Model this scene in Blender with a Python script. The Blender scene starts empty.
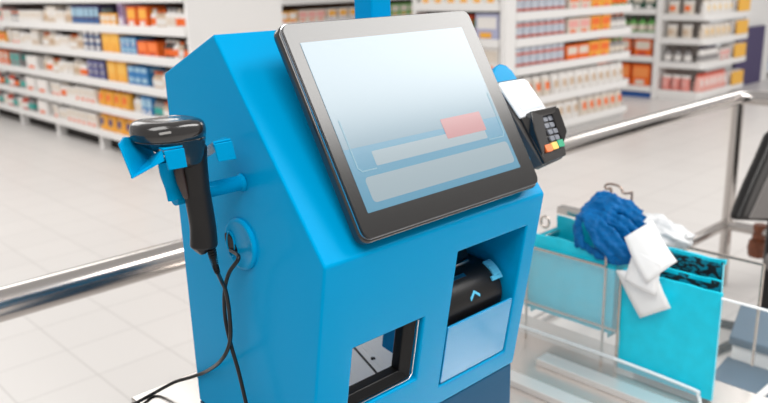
import bpy, bmesh, math, random
from mathutils import Vector, Matrix, noise
random.seed(7)
scene = bpy.context.scene
col = scene.collection
PI = math.pi

# ------------------------------------------------------------------ camera
R = Matrix(((0.72417415, -0.20757947, 0.65763407),
            (-0.68906278, -0.17957671, 0.7021002),
            (-0.02764583, -0.96159397, -0.27308009)))      # world axes seen in camera axes (right, down, forward)
EYE = Vector((0, 0, 1.6))
FPX = 768.27
cam_d = bpy.data.cameras.new('camera'); cam = bpy.data.objects.new('camera', cam_d); col.objects.link(cam)
M = Matrix.Identity(4)
for i in range(3):
    M[i][0] = R[i][0]; M[i][1] = -R[i][1]; M[i][2] = -R[i][2]; M[i][3] = EYE[i]
cam.matrix_world = M
cam_d.sensor_width = 36; cam_d.sensor_fit = 'HORIZONTAL'; cam_d.lens = FPX / 768 * 36
cam_d.clip_start = 0.05; cam_d.clip_end = 100
cam_d.dof.use_dof = True; cam_d.dof.focus_distance = 0.98; cam_d.dof.aperture_fstop = 5.2
scene.camera = cam

def on(px, py, ax, val):
    """point of the place that lies on the axis plane ax = val along the sight line of a photo pixel"""
    d = R @ Vector((px - 384, py - 201.5, FPX))
    return EYE + d * ((val - EYE[ax]) / d[ax])
pX = lambda x, y, v: on(x, y, 0, v)
pY = lambda x, y, v: on(x, y, 1, v)
pZ = lambda x, y, v: on(x, y, 2, v)

# ------------------------------------------------------------------ materials
def lin(c):
    return tuple(((v / 255) / 12.92 if v / 255 <= .04045 else ((v / 255 + .055) / 1.055) ** 2.4) for v in c) + (1,)
MATS = {}
def mat(name, rgb, rough=.5, metal=0, alpha=1, emit=None, es=0, spec=.5, coat=0, trans=0, bump=0, bscale=40, vary=0, vscale=8):
    if name in MATS: return MATS[name]
    m = bpy.data.materials.new(name); m.use_nodes = True
    nt = m.node_tree; b = nt.nodes['Principled BSDF']
    c = lin(rgb)
    b.inputs['Base Color'].default_value = c
    b.inputs['Roughness'].default_value = rough; b.inputs['Metallic'].default_value = metal
    b.inputs['Alpha'].default_value = alpha; b.inputs['Specular IOR Level'].default_value = spec
    b.inputs['Coat Weight'].default_value = coat; b.inputs['Coat Roughness'].default_value = .12
    b.inputs['Transmission Weight'].default_value = trans
    if emit: b.inputs['Emission Color'].default_value = lin(emit); b.inputs['Emission Strength'].default_value = es
    tc = nt.nodes.new('ShaderNodeTexCoord')
    if vary:
        n = nt.nodes.new('ShaderNodeTexNoise'); n.inputs['Scale'].default_value = vscale; n.inputs['Detail'].default_value = 4
        nt.links.new(tc.outputs['Object'], n.inputs['Vector'])
        r = nt.nodes.new('ShaderNodeValToRGB')
        r.color_ramp.elements[0].position = .3; r.color_ramp.elements[1].position = .7
        r.color_ramp.elements[0].color = tuple(v * (1 - vary) for v in c[:3]) + (1,)
        r.color_ramp.elements[1].color = tuple(min(1, v * (1 + vary)) for v in c[:3]) + (1,)
        nt.links.new(n.outputs['Fac'], r.inputs['Fac']); nt.links.new(r.outputs['Color'], b.inputs['Base Color'])
    if bump:
        n = nt.nodes.new('ShaderNodeTexNoise'); n.inputs['Scale'].default_value = bscale; n.inputs['Detail'].default_value = 3
        nt.links.new(tc.outputs['Object'], n.inputs['Vector'])
        bp = nt.nodes.new('ShaderNodeBump'); bp.inputs['Strength'].default_value = bump; bp.inputs['Distance'].default_value = .002
        nt.links.new(n.outputs['Fac'], bp.inputs['Height']); nt.links.new(bp.outputs['Normal'], b.inputs['Normal'])
    MATS[name] = m
    return m

BLUE = mat('blue_paint', (0, 143, 196), .26, spec=.13, coat=.0, bump=.05, bscale=300)
BLUE.node_tree.nodes['Principled BSDF'].inputs['Specular Tint'].default_value = (0, .45, 1, 1)
BLUE_DOOR = mat('blue_door_paint', (0, 142, 196), .25, spec=.5, coat=.2)
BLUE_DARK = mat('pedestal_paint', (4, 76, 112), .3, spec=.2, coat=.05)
BLACKP = mat('black_plastic', (22, 20, 20), .36, spec=.35, bump=.06, bscale=600)
BLACKG = mat('black_gloss_plastic', (30, 27, 26), .2, coat=.6)
GLASSB = mat('bezel_glass', (10, 7, 6), .215, spec=.8)
RUBBER = mat('black_rubber', (10, 10, 11), .4, spec=.25)
STEEL = mat('brushed_steel', (205, 200, 196), .25, metal=1, bump=.06, bscale=200)
CHROME = mat('chrome', (196, 190, 186), .2, metal=1)
POLISH = mat('polished_steel', (222, 214, 208), .24, metal=.7, bump=.02, bscale=30)
WHITE = mat('white_metal', (238, 236, 234), .4)
WHITEP = mat('white_plastic', (236, 238, 240), .35)
TRIM = mat('steel_edge', (190, 190, 192), .2, metal=1)
CYAN = mat('light_blue_plastic', (90, 190, 228), .4)
TEAL = mat('turquoise_film', (0, 202, 228), .38, vary=.06, vscale=30, bump=.35, bscale=60)
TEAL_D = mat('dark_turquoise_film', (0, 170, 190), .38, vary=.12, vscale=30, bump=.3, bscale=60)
NAVYBAG = mat('blue_bag_film', (0, 94, 156), .5, spec=.15, vary=.12, vscale=40, bump=.3, bscale=90)
PAPER = mat('paper', (240, 240, 240), .7)
ROD = mat('rack_wire', (200, 190, 182), .25, metal=.9)
ACRYL = mat('clear_acrylic', (225, 238, 242), .12, alpha=.16, spec=.6)
ACRYL_S = mat('thin_acrylic', (225, 238, 242), .1, alpha=.07, spec=.5)
ACRYLE = mat('acrylic_edge', (244, 248, 250), .2)
SLATE = mat('slate_plastic', (66, 90, 110), .5, spec=.3, vary=.08, vscale=10)
GREYFAB = mat('grey_fabric', (112, 108, 106), .9, bump=.4, bscale=300)
BROWN = mat('brown_plastic', (120, 66, 40), .5, vary=.35, vscale=60)
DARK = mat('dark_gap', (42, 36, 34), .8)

def tile_floor():
    m = bpy.data.materials.new('floor_tiles'); m.use_nodes = True; nt = m.node_tree; b = nt.nodes['Principled BSDF']
    tc = nt.nodes.new('ShaderNodeTexCoord'); mp = nt.nodes.new('ShaderNodeMapping')
    mp.inputs['Location'].default_value = (-1.139, -3.404, 0)
    br = nt.nodes.new('ShaderNodeTexBrick'); br.offset = 0; br.squash = 1
    br.inputs['Scale'].default_value = 1; br.inputs['Brick Width'].default_value = .336; br.inputs['Row Height'].default_value = .34
    br.inputs['Mortar Size'].default_value = .0035; br.inputs['Mortar Smooth'].default_value = .3; br.inputs['Bias'].default_value = 0
    br.inputs['Color1'].default_value = lin((213, 209, 206)); br.inputs['Color2'].default_value = lin((210, 206, 203))
    br.inputs['Mortar'].default_value = lin((186, 181, 178))
    nt.links.new(tc.outputs['Object'], mp.inputs['Vector']); nt.links.new(mp.outputs['Vector'], br.inputs['Vector'])
    nt.links.new(br.outputs['Color'], b.inputs['Base Color']); b.inputs['Roughness'].default_value = .32
    return m
def print_material(name, c1, c2, scale):
    m = bpy.data.materials.new(name); m.use_nodes = True; nt = m.node_tree; b = nt.nodes['Principled BSDF']
    tc = nt.nodes.new('ShaderNodeTexCoord'); mp = nt.nodes.new('ShaderNodeMapping'); mp.inputs['Rotation'].default_value = (.6, .3, .5)
    mp.inputs['Scale'].default_value = (1, 1, 2.2)
    n = nt.nodes.new('ShaderNodeTexNoise'); n.inputs['Scale'].default_value = scale; n.inputs['Detail'].default_value = 2; n.inputs['Distortion'].default_value = 1.5
    r = nt.nodes.new('ShaderNodeValToRGB'); r.color_ramp.interpolation = 'CONSTANT'
    r.color_ramp.elements[0].color = lin(c1); r.color_ramp.elements[1].color = lin(c2); r.color_ramp.elements[1].position = .53
    nt.links.new(tc.outputs['Object'], mp.inputs['Vector']); nt.links.new(mp.outputs['Vector'], n.inputs['Vector'])
    nt.links.new(n.outputs['Fac'], r.inputs['Fac']); nt.links.new(r.outputs['Color'], b.inputs['Base Color']); b.inputs['Roughness'].default_value = .5
    return m
PRINT = print_material('printed_film', (26, 32, 36), (0, 140, 165), 30)

# ------------------------------------------------------------------ mesh helpers
W = {}
def obj(name, bm, m, parent=None, loc=(0, 0, 0), smooth=None, bevel=0, seg=2):
    """link a bmesh given in world coordinates as one object with its origin at loc (or at its parent's origin)"""
    base = W[parent.name] if parent else Vector(loc)
    if smooth is not None:
        bm.normal_update()
        for f in bm.faces: f.smooth = True
        for e in bm.edges:
            if len(e.link_faces) == 2 and e.calc_face_angle(0) > smooth: e.smooth = False
    bmesh.ops.translate(bm, verts=bm.verts, vec=-base)
    me = bpy.data.meshes.new(name); bm.to_mesh(me); bm.free()
    for x in (m if isinstance(m, (list, tuple)) else [m]): me.materials.append(x)
    o = bpy.data.objects.new(name, me); col.objects.link(o)
    if parent: o.parent = parent
    else: o.location = base
    W[o.name] = base.copy()
    if bevel:
        md = o.modifiers.new('bevel', 'BEVEL'); md.width = bevel; md.segments = seg; md.limit_method = 'ANGLE'; md.angle_limit = .6
        md.harden_normals = False
        for p in me.polygons: p.use_smooth = True
        w = o.modifiers.new('wn', 'WEIGHTED_NORMAL'); w.keep_sharp = True
    return o
def thing(name, label, cat, loc, group=None):
    o = bpy.data.objects.new(name, None); col.objects.link(o); o.location = loc; o.empty_display_size = .1
    W[o.name] = Vector(loc); tag(o, label, cat, group); return o
def tag(o, label, cat, group=None):
    o['label'] = label; o['category'] = cat
    if group: o['group'] = group
    return o
def struct(o, label=None):
    o['kind'] = 'structure'; o['label'] = label or o.name; return o

def new(): return bmesh.new()
def poly(bm, pts, mi=0):
    f = bm.faces.new([bm.verts.new(Vector(p)) for p in pts]); f.material_index = mi; return f
def box(bm, a, b, mi=0):
    x0, x1 = sorted((a[0], b[0])); y0, y1 = sorted((a[1], b[1])); z0, z1 = sorted((a[2], b[2]))
    v = [bm.verts.new(p) for p in ((x0, y0, z0), (x1, y0, z0), (x1, y1, z0), (x0, y1, z0), (x0, y0, z1), (x1, y0, z1), (x1, y1, z1), (x0, y1, z1))]
    for q in ((3, 2, 1, 0), (4, 5, 6, 7), (0, 1, 5, 4), (1, 2, 6, 5), (2, 3, 7, 6), (3, 0, 4, 7)):
        f = bm.faces.new([v[i] for i in q]); f.material_index = mi
    return bm
def prism(bm, pts, d, mi=0):
    """extrude a 3D outline by vector d"""
    d = Vector(d); a = [bm.verts.new(Vector(p)) for p in pts]; b = [bm.verts.new(Vector(p) + d) for p in pts]
    n = len(pts)
    fs = [bm.faces.new(a[::-1]), bm.faces.new(b)] + [bm.faces.new((a[i], a[(i + 1) % n], b[(i + 1) % n], b[i])) for i in range(n)]
    for f in fs: f.material_index = mi
    bmesh.ops.recalc_face_normals(bm, faces=fs)
    return bm
def smooth_path(pts, n=8):
    pts = [Vector(p) for p in pts]; out = []
    for i in range(len(pts) - 1):
        p0 = pts[max(i - 1, 0)]; p1 = pts[i]; p2 = pts[i + 1]; p3 = pts[min(i + 2, len(pts) - 1)]
        for k in range(n):
            t = k / n
            out.append(.5 * ((2 * p1) + (p2 - p0) * t + (2 * p0 - 5 * p1 + 4 * p2 - p3) * t * t + (3 * p1 - p0 - 3 * p2 + p3) * t ** 3))
    return out + [pts[-1]]
def tube(bm, pts, r, seg=12, cap=True, flat=1, up=None, mi=0):
    pts = [Vector(p) for p in pts]; rs = r if isinstance(r, (list, tuple)) else [r] * len(pts)
    rings = []; u = None
    for i, p in enumerate(pts):
        t = (pts[min(i + 1, len(pts) - 1)] - pts[max(i - 1, 0)]).normalized()
        if u is None:
            u = Vector(up) if up else (Vector((0, 0, 1)) if abs(t.z) < .9 else Vector((1, 0, 0)))
        u = (u - t * u.dot(t)).normalized(); v = t.cross(u)
        rings.append([bm.verts.new(p + (u * math.cos(2 * PI * k / seg) * flat + v * math.sin(2 * PI * k / seg)) * rs[i]) for k in range(seg)])
    for a, b in zip(rings, rings[1:]):
        for k in range(seg):
            f = bm.faces.new((a[k], a[(k + 1) % seg], b[(k + 1) % seg], b[k])); f.material_index = mi
    if cap:
        for f in (bm.faces.new(rings[0][::-1]), bm.faces.new(rings[-1])): f.material_index = mi
    return bm
def lathe(bm, prof, origin, axis, seg=24, mi=0, sx=1, sy=1):
    ax = Vector(axis).normalized(); u = ax.orthogonal().normalized(); v = ax.cross(u); o = Vector(origin); rings = []
    for r, h in prof:
        rings.append([bm.verts.new(o + ax * h + (u * math.cos(2 * PI * k / seg) * sx + v * math.sin(2 * PI * k / seg) * sy) * max(r, 1e-4)) for k in range(seg)])
    for a, b in zip(rings, rings[1:]):
        for k in range(seg):
            f = bm.faces.new((a[k], a[(k + 1) % seg], b[(k + 1) % seg], b[k])); f.material_index = mi
    for f in (bm.faces.new(rings[0][::-1]), bm.faces.new(rings[-1])): f.material_index = mi
    return bm
def rrect(w0, w1, h0, h1, r, n=6):
    """rounded rectangle outline in 2D"""
    out = []
    for cx, cy, a0 in ((w1 - r, h1 - r, 0), (w0 + r, h1 - r, PI / 2), (w0 + r, h0 + r, PI), (w1 - r, h0 + r, 1.5 * PI)):
        for k in range(n + 1):
            a = a0 + PI / 2 * k / n; out.append((cx + r * math.cos(a), cy + r * math.sin(a)))
    return out
def recalc(bm): bmesh.ops.recalc_face_normals(bm, faces=bm.faces); return bm

# ------------------------------------------------------------------ setting
bm = new(); poly(bm, ((-6, -5, 0), (18, -5, 0), (18, 18, 0), (-6, 18, 0)))
struct(obj('floor', bm, tile_floor()), 'pale tiled shop floor')
bm = new(); box(bm, (-6, 13.0, 0), (18, 13.1, 3.6))
struct(obj('wall_back', bm, mat('wall_paint', (232, 230, 228), .7)), 'pale back wall')

# ------------------------------------------------------------------ kiosk
KX0, KX1 = .5205, .957
P_FB, P_FT, P_R, P_BT, P_BB = (.713, .979), (.660, 1.2833), (.860, 1.545), (.998, 1.488), (.994, .979)
kiosk = thing('self_checkout_kiosk', 'bright blue metal self checkout kiosk with sloped top standing on a dark blue pedestal', 'self checkout kiosk', (.74, .85, 0))
fdir = Vector((0, P_FT[0] - P_FB[0], P_FT[1] - P_FB[1])); flen = fdir.length; fdir.normalize()
fn = Vector((0, -fdir.z, fdir.y))                                  # outward normal of the front
def F(x, s, d=0):                                                  # x, height along the front, depth inward
    return Vector((x, P_FB[0], P_FB[1])) + fdir * s - fn * d
def sz(z): return (z - P_FB[1]) / fdir.z
H1 = (.579, .710, sz(1.049), sz(1.151))                           # lower left opening
H2 = (.766, .924, sz(1.012), sz(1.236))                           # printer opening with its door below
bm = new()
xs = [KX0, H1[0], H1[1], H2[0], H2[1], KX1]
ss = sorted({0, H1[2], H1[3], H2[2], H2[3], flen})
grid = {}
def gv(x, s):
    k = (round(x, 5), round(s, 5))
    if k not in grid: grid[k] = bm.verts.new(F(x, s))
    return grid[k]
for i in range(5):
    for j in range(len(ss) - 1):
        cx, cs = (xs[i] + xs[i + 1]) / 2, (ss[j] + ss[j + 1]) / 2
        if any(h[0] < cx < h[1] and h[2] < cs < h[3] for h in (H1, H2)): continue
        bm.faces.new((gv(xs[i], ss[j]), gv(xs[i + 1], ss[j]), gv(xs[i + 1], ss[j + 1]), gv(xs[i], ss[j + 1])))
def hole_walls(h, depth, back):
    us = [x for x in xs if h[0] - 1e-6 <= x <= h[1] + 1e-6]; vs = [s for s in ss if h[2] - 1e-6 <= s <= h[3] + 1e-6]
    ring = [(x, h[2]) for x in us] + [(h[1], s) for s in vs[1:]] + [(x, h[3]) for x in us[::-1][1:]] + [(h[0], s) for s in vs[::-1][1:-1]]
    a = [gv(*p) for p in ring]; b = [bm.verts.new(F(p[0], p[1], depth)) for p in ring]
    for i in range(len(ring)):
        j = (i + 1) % len(ring); bm.faces.new((a[i], a[j], b[j], b[i]))
    if back: bm.faces.new(b)
hole_walls(H1, .02, False); hole_walls(H2, .13, True)
def edge_verts(s): return [gv(x, s) for x in xs]
# sides with a return at the bottom, slope, rear chamfer, back
def side(x, rev):
    lft = [gv(x, s) for s in ss]
    rest = [bm.verts.new((x, *p)) for p in (P_R, P_BT, P_BB)]
    vs = lft + rest
    bm.faces.new(vs if rev else vs[::-1]); return rest
L = side(KX0, False); Rr = side(KX1, True)
top = edge_verts(flen)
bm.faces.new(top + [Rr[0], L[0]])
bm.faces.new((L[0], Rr[0], Rr[1], L[1]))
# back panel: a frame around a rear opening added to light the inner tray
bx0, bx1, bz0, bz1 = .535, .945, .99, 1.44
q = [bm.verts.new((x, .995, z)) for x, z in ((bx0, bz0), (bx1, bz0), (bx1, bz1), (bx0, bz1))]
o4 = [L[2], Rr[2], Rr[1], L[1]]
for i in range(4): bm.faces.new((o4[i], o4[(i + 1) % 4], q[(i + 1) % 4], q[i]))
recalc(bm)
obj('body', bm, BLUE, kiosk, bevel=.0035, seg=2)
# inside tray seen through the lower left opening
bm = new(); box(bm, (KX0 + .006, .725, .980), (.950, .985, .986))
def seam(p, q, w, h, mi):
    a, b = pZ(*p, .986), pZ(*q, .986); d = (b - a).normalized(); a -= d * .05; b += d * .05; n_ = Vector((-d.y, d.x, 0)) * w
    prism(bm, [a, b, b + n_, a + n_], (0, 0, h), mi)
seam((355, 350), (376, 374), .004, .0006, 1); seam((362, 347), (383, 371), .0015, .0012, 0); seam((367, 345), (388, 368), .0015, .0012, 0); seam((389, 333), (400, 343), .003, .0006, 1)
lathe(bm, ((.004, 0), (.004, .002), (.002, .0025)), pZ(373, 359, .986), (0, 0, 1), 12, 1)
obj('inner_tray', bm, [mat('tray_metal', (244, 240, 237), .45), DARK], kiosk)
# black frame inside the opening
bm = new()
o = [(H1[0] + .001, H1[2] + .0025), (H1[1] - .006, H1[2] + .0025), (H1[1] - .006, H1[3] - .001)]
ins = .017
prism(bm, [F(H1[0] + .001, H1[2] + .003, .006), F(H1[1] - .008, H1[2] + .003, .006), F(H1[1] - .008 - .004, H1[2] + ins, .014), F(H1[0] + .001, H1[2] + ins, .014)], -fn * .016)
prism(bm, [F(H1[1] - .008, H1[2] + .003, .006), F(H1[1] - .008, H1[3] - .001, .006), F(H1[1] - .008 - ins, H1[3] - .001, .014), F(H1[1] - .008 - ins, H1[2] + ins * .6, .014)], -fn * .016)
obj('opening_frame', bm, RUBBER, kiosk, bevel=.002)
bm = new()
tube(bm, [F(H1[0] + .001, H1[2] + .005, .003), F(H1[1] - .014, H1[2] + .005, .003), F(H1[1] - .008, H1[2] + .011, .003), F(H1[1] - .008, H1[3] - .002, .003)], .0009, 8)
obj('frame_bead', bm, TRIM, kiosk, smooth=.6)
# printer door
dz1 = sz(1.112)
bm = new(); g = .0030
prism(bm, [F(H2[0] + g, H2[2] + g, .001), F(H2[1] - g, H2[2] + g, .001), F(H2[1] - g, dz1, .001), F(H2[0] + g, dz1 - .0, .001)], -fn * .004)
obj('printer_door', bm, BLUE_DOOR, kiosk, bevel=.0008)['label'] = 'lighter blue flush access door below the receipt printer'
# grommet on the left side
bm = new()
GC = Vector((KX0, .833, 1.274))
lathe(bm, ((.0355, 0), (.0355, .0034), (.0338, .005), (.030, .0053), (.0290, .0046), (.0005, .0050)), GC, (-1, 0, 0), 40)
gr = obj('cable_grommet', bm, BLUE, kiosk, smooth=.9)
bm = new()
lathe(bm, ((.0175, 0), (.0175, .0014), (.001, .0014)), GC + Vector((-.0046, .018, -.003)), (-1, 0, 0), 28, sx=1.0, sy=.50)
obj('cable_hole', bm, RUBBER, gr, smooth=.6)
bm = new()
ring = [GC + Vector((-.0056, .018 + .0088 * math.cos(a), -.003 + .0175 * math.sin(a))) for a in [2 * PI * k / 28 for k in range(29)]]
tube(bm, ring, .0014, 6, cap=False); obj('hole_rim', bm, BLUE, gr, smooth=.9)
# small screw at the lower left corner of the front
bm = new(); lathe(bm, ((.0025, 0), (.0025, .0012), (.001, .0016)), F(.529, .012), fn, 10); obj('screw', bm, TRIM, kiosk)
# pedestal
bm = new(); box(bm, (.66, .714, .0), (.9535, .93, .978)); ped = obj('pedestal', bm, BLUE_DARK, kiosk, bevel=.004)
# shelf plate behind and left of the body
bm = new(); prism(bm, [(.448, .74, .958), (.658, .74, .958), (.658, .932, .958), (.953, .932, .958), (.953, 1.083, .958), (.448, 1.083, .958)], (0, 0, .019)); obj('base_plate', bm, STEEL, kiosk, bevel=.003)
# status pole above the ridge
bm = new(); box(bm, (.828, .899, 1.50), (.870, .941, 2.05)); pole = obj('status_light_pole', bm, BLUE, kiosk, bevel=.003)
bm = new(); lathe(bm, ((.028, 0), (.03, .01), (.03, .09), (.024, .1)), (.849, .92, 2.05), (0, 0, 1), 24); obj('status_lamp', bm, WHITEP, pole, smooth=.7)

# scanner cradle (fixed to the kiosk)
bm = new()
tube(bm, [(KX0, .82, 1.360), (.47, .82, 1.360), (.424, .82, 1.360)], .0098, 20)
lathe(bm, ((.0098, 0), (.0118, .001), (.0118, .003), (.0098, .006)), (KX0, .82, 1.36), (-1, 0, 0), 20)
arm = obj('cradle_arm', bm, BLUE, kiosk, smooth=.7)
t = .0026
def plate(bm, pts, th=t):
    pts = [Vector(p) for p in pts]; n = (pts[1] - pts[0]).cross(pts[2] - pts[0]).normalized()
    prism(bm, pts, n * th)
bm = new()                                                         # strap going up from the tube to the fork
tube(bm, smooth_path([pY(176, 199, .812), pY(173, 186, .812), pY(168, 172, .805), pY(166, 160, .80)], 5), [.0105] * 16, 14, flat=.45, up=(0, 1, 0))
obj('strap', bm, BLUE, arm, smooth=.8)
bm = new()                                                         # near prong with its bent down flange
a, b, c, d = pY(163, 151, .766), pY(183, 147.5, .766), pY(186.5, 166.5, .768), pY(168, 170, .768)
plate(bm, (a, d, c, b))
plate(bm, (a, b, b + Vector((.0, .05, .004)), a + Vector((.0, .05, .004))))
plate(bm, (pY(163, 151, .768), pY(165, 161, .768), pY(131.5, 179, .775), pY(152, 166, .775)))
plate(bm, (pY(163, 151, .768), pY(152, 166, .775), pY(131.5, 179, .775), pY(150, 158, .81)))
obj('near_prong', bm, BLUE, arm, bevel=.0008)
bm = new()
a, b, c, d = pY(213, 144, .775), pY(231, 140.5, .775), pY(235.5, 158.5, .777), pY(217.5, 161.5, .777)
plate(bm, (a, d, c, b))
e_, f_ = pY(206, 149, .835), pY(224, 139, .835)
plate(bm, (a, b, f_, e_))
plate(bm, (a, pY(216, 152, .777), pY(203, 160, .835), pY(203, 150, .835)))
obj('far_prong', bm, BLUE, arm, bevel=.0008)
bm = new()                                                         # tall guard plate on the left
plate(bm, (pY(117.5, 144, .785), pY(131.5, 179, .775), pY(160, 163, .81), pY(150, 150, .84), pY(137, 137, .84), pY(122, 137.5, .81)))
obj('guard_plate', bm, BLUE, arm, bevel=.0008)

# ------------------------------------------------------------------ barcode scanner
scn = thing('barcode_scanner', 'black handheld barcode scanner hanging in the blue bracket on the kiosk side', 'barcode scanner', (.44, .80, 1.29))
bm = new()                                                         # head: stacked superellipse rings
hc = Vector((.4140, .798, 1.4405))
secs = [(-.046, .013, .013, .022), (-.040, .017, .017, .0205), (-.031, .023, .021, .017), (-.022, .031, .025, .0115), (-.014, .038, .029, .006), (-.0075, .0435, .032, .002), (-.0045, .0455, .0335, 0), (-.0035, .0448, .0328, 0), (-.0025, .046, .034, 0),
        (.006, .0468, .0345, 0), (.012, .0462, .034, 0), (.0165, .0445, .0325, 0), (.0195, .041, .030, 0), (.0212, .036, .026, 0), (.0218, .033, .0235, 0), (.0212, .030, .0215, 0), (.0222, .018, .013, 0), (.0226, .006, .005, 0)]
rings = []
for h, rx, ry, ox in secs:
    rg = []
    for k in range(36):
        a = 2 * PI * k / 36; ca, sa = math.cos(a), math.sin(a); p = 2 / 2.5
        rx_ = rx * .90; rg.append(bm.verts.new(hc + Vector((ox + rx_ * math.copysign(abs(ca) ** p, ca), ry * math.copysign(abs(sa) ** p, sa), h * .86 - .05 * (rx * ca) * .6))))
    rings.append(rg)
for i, (a, b) in enumerate(zip(rings, rings[1:])):
    for k in range(36):
        f = bm.faces.new((a[k], a[(k + 1) % 36], b[(k + 1) % 36], b[k]))
bm.faces.new(rings[0][::-1]); bm.faces.new(rings[-1])
head = obj('head', bm, BLACKG, scn, smooth=1.0)
bm = new(); b0 = pY(160, 135.2, .7635); box(bm, b0, b0 + Vector((.0135, .002, .0022))); obj('badge', bm, mat('badge_grey', (150, 148, 146), .4), head)
bm = new()                                                         # handle: elliptical sections
hp = smooth_path([pY(190, 146, .80), pY(192, 163, .80), pY(195.5, 184, .80), pY(199, 203, .80), pY(203, 227, .80), pY(204, 247, .80)], 5)
n = len(hp); rr = [.0200 - .0042 * min(1, i / 12) + (.0015 * max(0, (i - n + 7) / 7)) for i in range(n)]
tube(bm, hp, rr, 24, flat=.95, up=(0, 1, 0))
hd = obj('handle', bm, BLACKP, scn, smooth=.9, bevel=.003)
bm = new()                                                         # toe at the foot of the handle
tube(bm, smooth_path([pY(207, 236, .80), pY(200, 246, .80), pY(196, 251, .80)], 4), [.012, .0125, .013, .0125, .012, .0115, .0105, .009, .008], 16, flat=.95, up=(0, 1, 0))
obj('foot', bm, BLACKP, hd, smooth=.9, bevel=.002)
bm = new()
tube(bm, smooth_path([pY(180, 160, .796), pY(179, 171, .796), pY(183, 186, .797), pY(187, 198, .798)], 4), [.0045, .005, .0055, .006, .006, .006, .006, .006, .0055, .005, .0045, .004, .003], 12, up=(0, 1, 0))
obj('trigger', bm, mat('trigger_brown', (52, 38, 34), .35), hd, smooth=.9)
cab = smooth_path([pY(209, 238, .795), pY(213, 257, .793), pY(217, 271, .79), pX(221, 280, .475), pX(226, 292, .485), pX(229.5, 315, .49), pX(230, 341, .49), pX(221.5, 360, .489),
                   pY(206, 371.5, .95), pY(190, 377.5, 1.0), pY(175, 382, 1.035), pZ(156, 392, .981), pZ(138, 402, .981), pZ(118, 413, .968), pZ(100, 440, .93)], 8)
bm = new(); tube(bm, cab, .00275, 10); cbl = obj('cable', bm, BLACKP, scn, smooth=.9)
bm = new()
sr = cab[3:18]
for i, p in enumerate(sr[:-1]):
    rr0 = .0062 - .0002 * i
    tube(bm, [p + (sr[i + 1] - p) * .05, p + (sr[i + 1] - p) * .62], rr0, 12)
obj('strain_relief', bm, RUBBER, cbl, smooth=.6)
# second cord out of the grommet
bm = new()
c2 = smooth_path([GC + Vector((-.006, .020, -.012)), pX(238.6, 257.6, .503), pX(229, 273, .496), pX(224.5, 292, .494), pX(225.3, 318, .496), pX(231, 345, .495), pX(238.6, 371.5, .495), pX(246, 403, .495), pX(252, 430, .493), pX(258, 470, .488)], 8)
tube(bm, c2, .0027, 10)
tag(obj('power_cord', bm, BLACKP, None, loc=(.495, .8, 1.0), smooth=.9), 'black cord coming out of the round blue grommet and hanging down the kiosk side', 'cord')

# ------------------------------------------------------------------ touch monitor
M0 = Vector((.5735, .645, 1.308)); mv = Vector((0, .48699, .87341)); mn = Vector((0, -.87341, .48699)); mu = Vector((1, 0, 0))
rot = math.radians(1.0); mu2 = mu * math.cos(rot) + mv * math.sin(rot) * .35; mv2 = (mv * math.cos(rot) - mu * math.sin(rot))
mu = mu2.normalized(); mv = mv2.normalized()
def S(u, v, d=0): return M0 + mu * u + mv * v + mn * d
mon = thing('touch_monitor', 'black framed touch screen monitor tilted on the sloped blue kiosk top', 'monitor', S(.175, .1, -.03))
W_, H_ = .350, .2835
def slab(outline, d0, d1, bm=None, mi=0):
    bm = bm or new(); prism(bm, [S(u, v, d0) for u, v in outline], mn * (d1 - d0), mi); return bm
obj('bezel_glass', slab(rrect(0, W_, 0, H_, .012), -.003, 0), GLASSB, mon, bevel=.0008)
obj('edge_band', slab(rrect(-.001, W_ + .001, -.001, H_ + .001, .0125), -.0055, -.003), TRIM, mon)
obj('rear_housing', slab(rrect(-.003, W_ + .003, -.004, H_ + .002, .014), -.020, -.0056), BLACKG, mon, bevel=.003)
bm = new(); slab(rrect(.05, W_ - .05, .04, H_ - .06, .02), -.034, -.0202, bm); slab(rrect(.12, .23, .05, .16, .01), -.055, -.0342, bm); obj('mount', bm, BLACKP, mon)
def screen_material():
    m = bpy.data.materials.new('screen_display'); m.use_nodes = True; nt = m.node_tree; b = nt.nodes['Principled BSDF']
    c = lin((84, 144, 172))
    b.inputs['Base Color'].default_value = (.01, .015, .02, 1); b.inputs['Roughness'].default_value = .215; b.inputs['Specular IOR Level'].default_value = .8
    b.inputs['Emission Color'].default_value = c; b.inputs['Emission Strength'].default_value = 1
    return m
def ui(name, rgb, es=1):
    return mat(name, (12, 14, 16), .215, spec=.8, emit=rgb, es=es)
scr = obj('screen', slab(rrect(.018, .321, .030, .2565, .001), -.001, .0004), screen_material(), mon)
UIP = ui('ui_panel', (152, 170, 178)); UIL = ui('ui_line', (150, 186, 200)); UIR = ui('ui_red', (186, 126, 128)); UIW = ui('ui_light', (205, 222, 228))
obj('bottom_panel', slab(rrect(.033, .314, .040, .073, .006), .0004, .0007), UIP, scr)
obj('message_bar', slab(rrect(.060, .278, .084, .1035, .002), .0004, .0007), UIP, scr)
obj('red_button', slab(rrect(.199, .282, .096, .125, .002), .0007, .0010), UIR, scr)
obj('grid_panel', slab(rrect(.018, .321, .112, .2565, .001), .0004, .0006), ui('ui_grid', (120, 150, 166)), scr)
bm = new(); o1 = [S(u, v, .0007) for u, v in ((.029, .15), (.029, .086), (.034, .081), (.058, .081))]; tube(bm, o1, .0009, 6); obj('frame_line', bm, UIL, scr); bm = new(); o1 = [S(u, v, .0007) for u, v in ((.279, .081), (.311, .081), (.316, .086), (.316, .15))]; tube(bm, o1, .0009, 6)
obj('frame_line', bm, UIL, scr)

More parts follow.
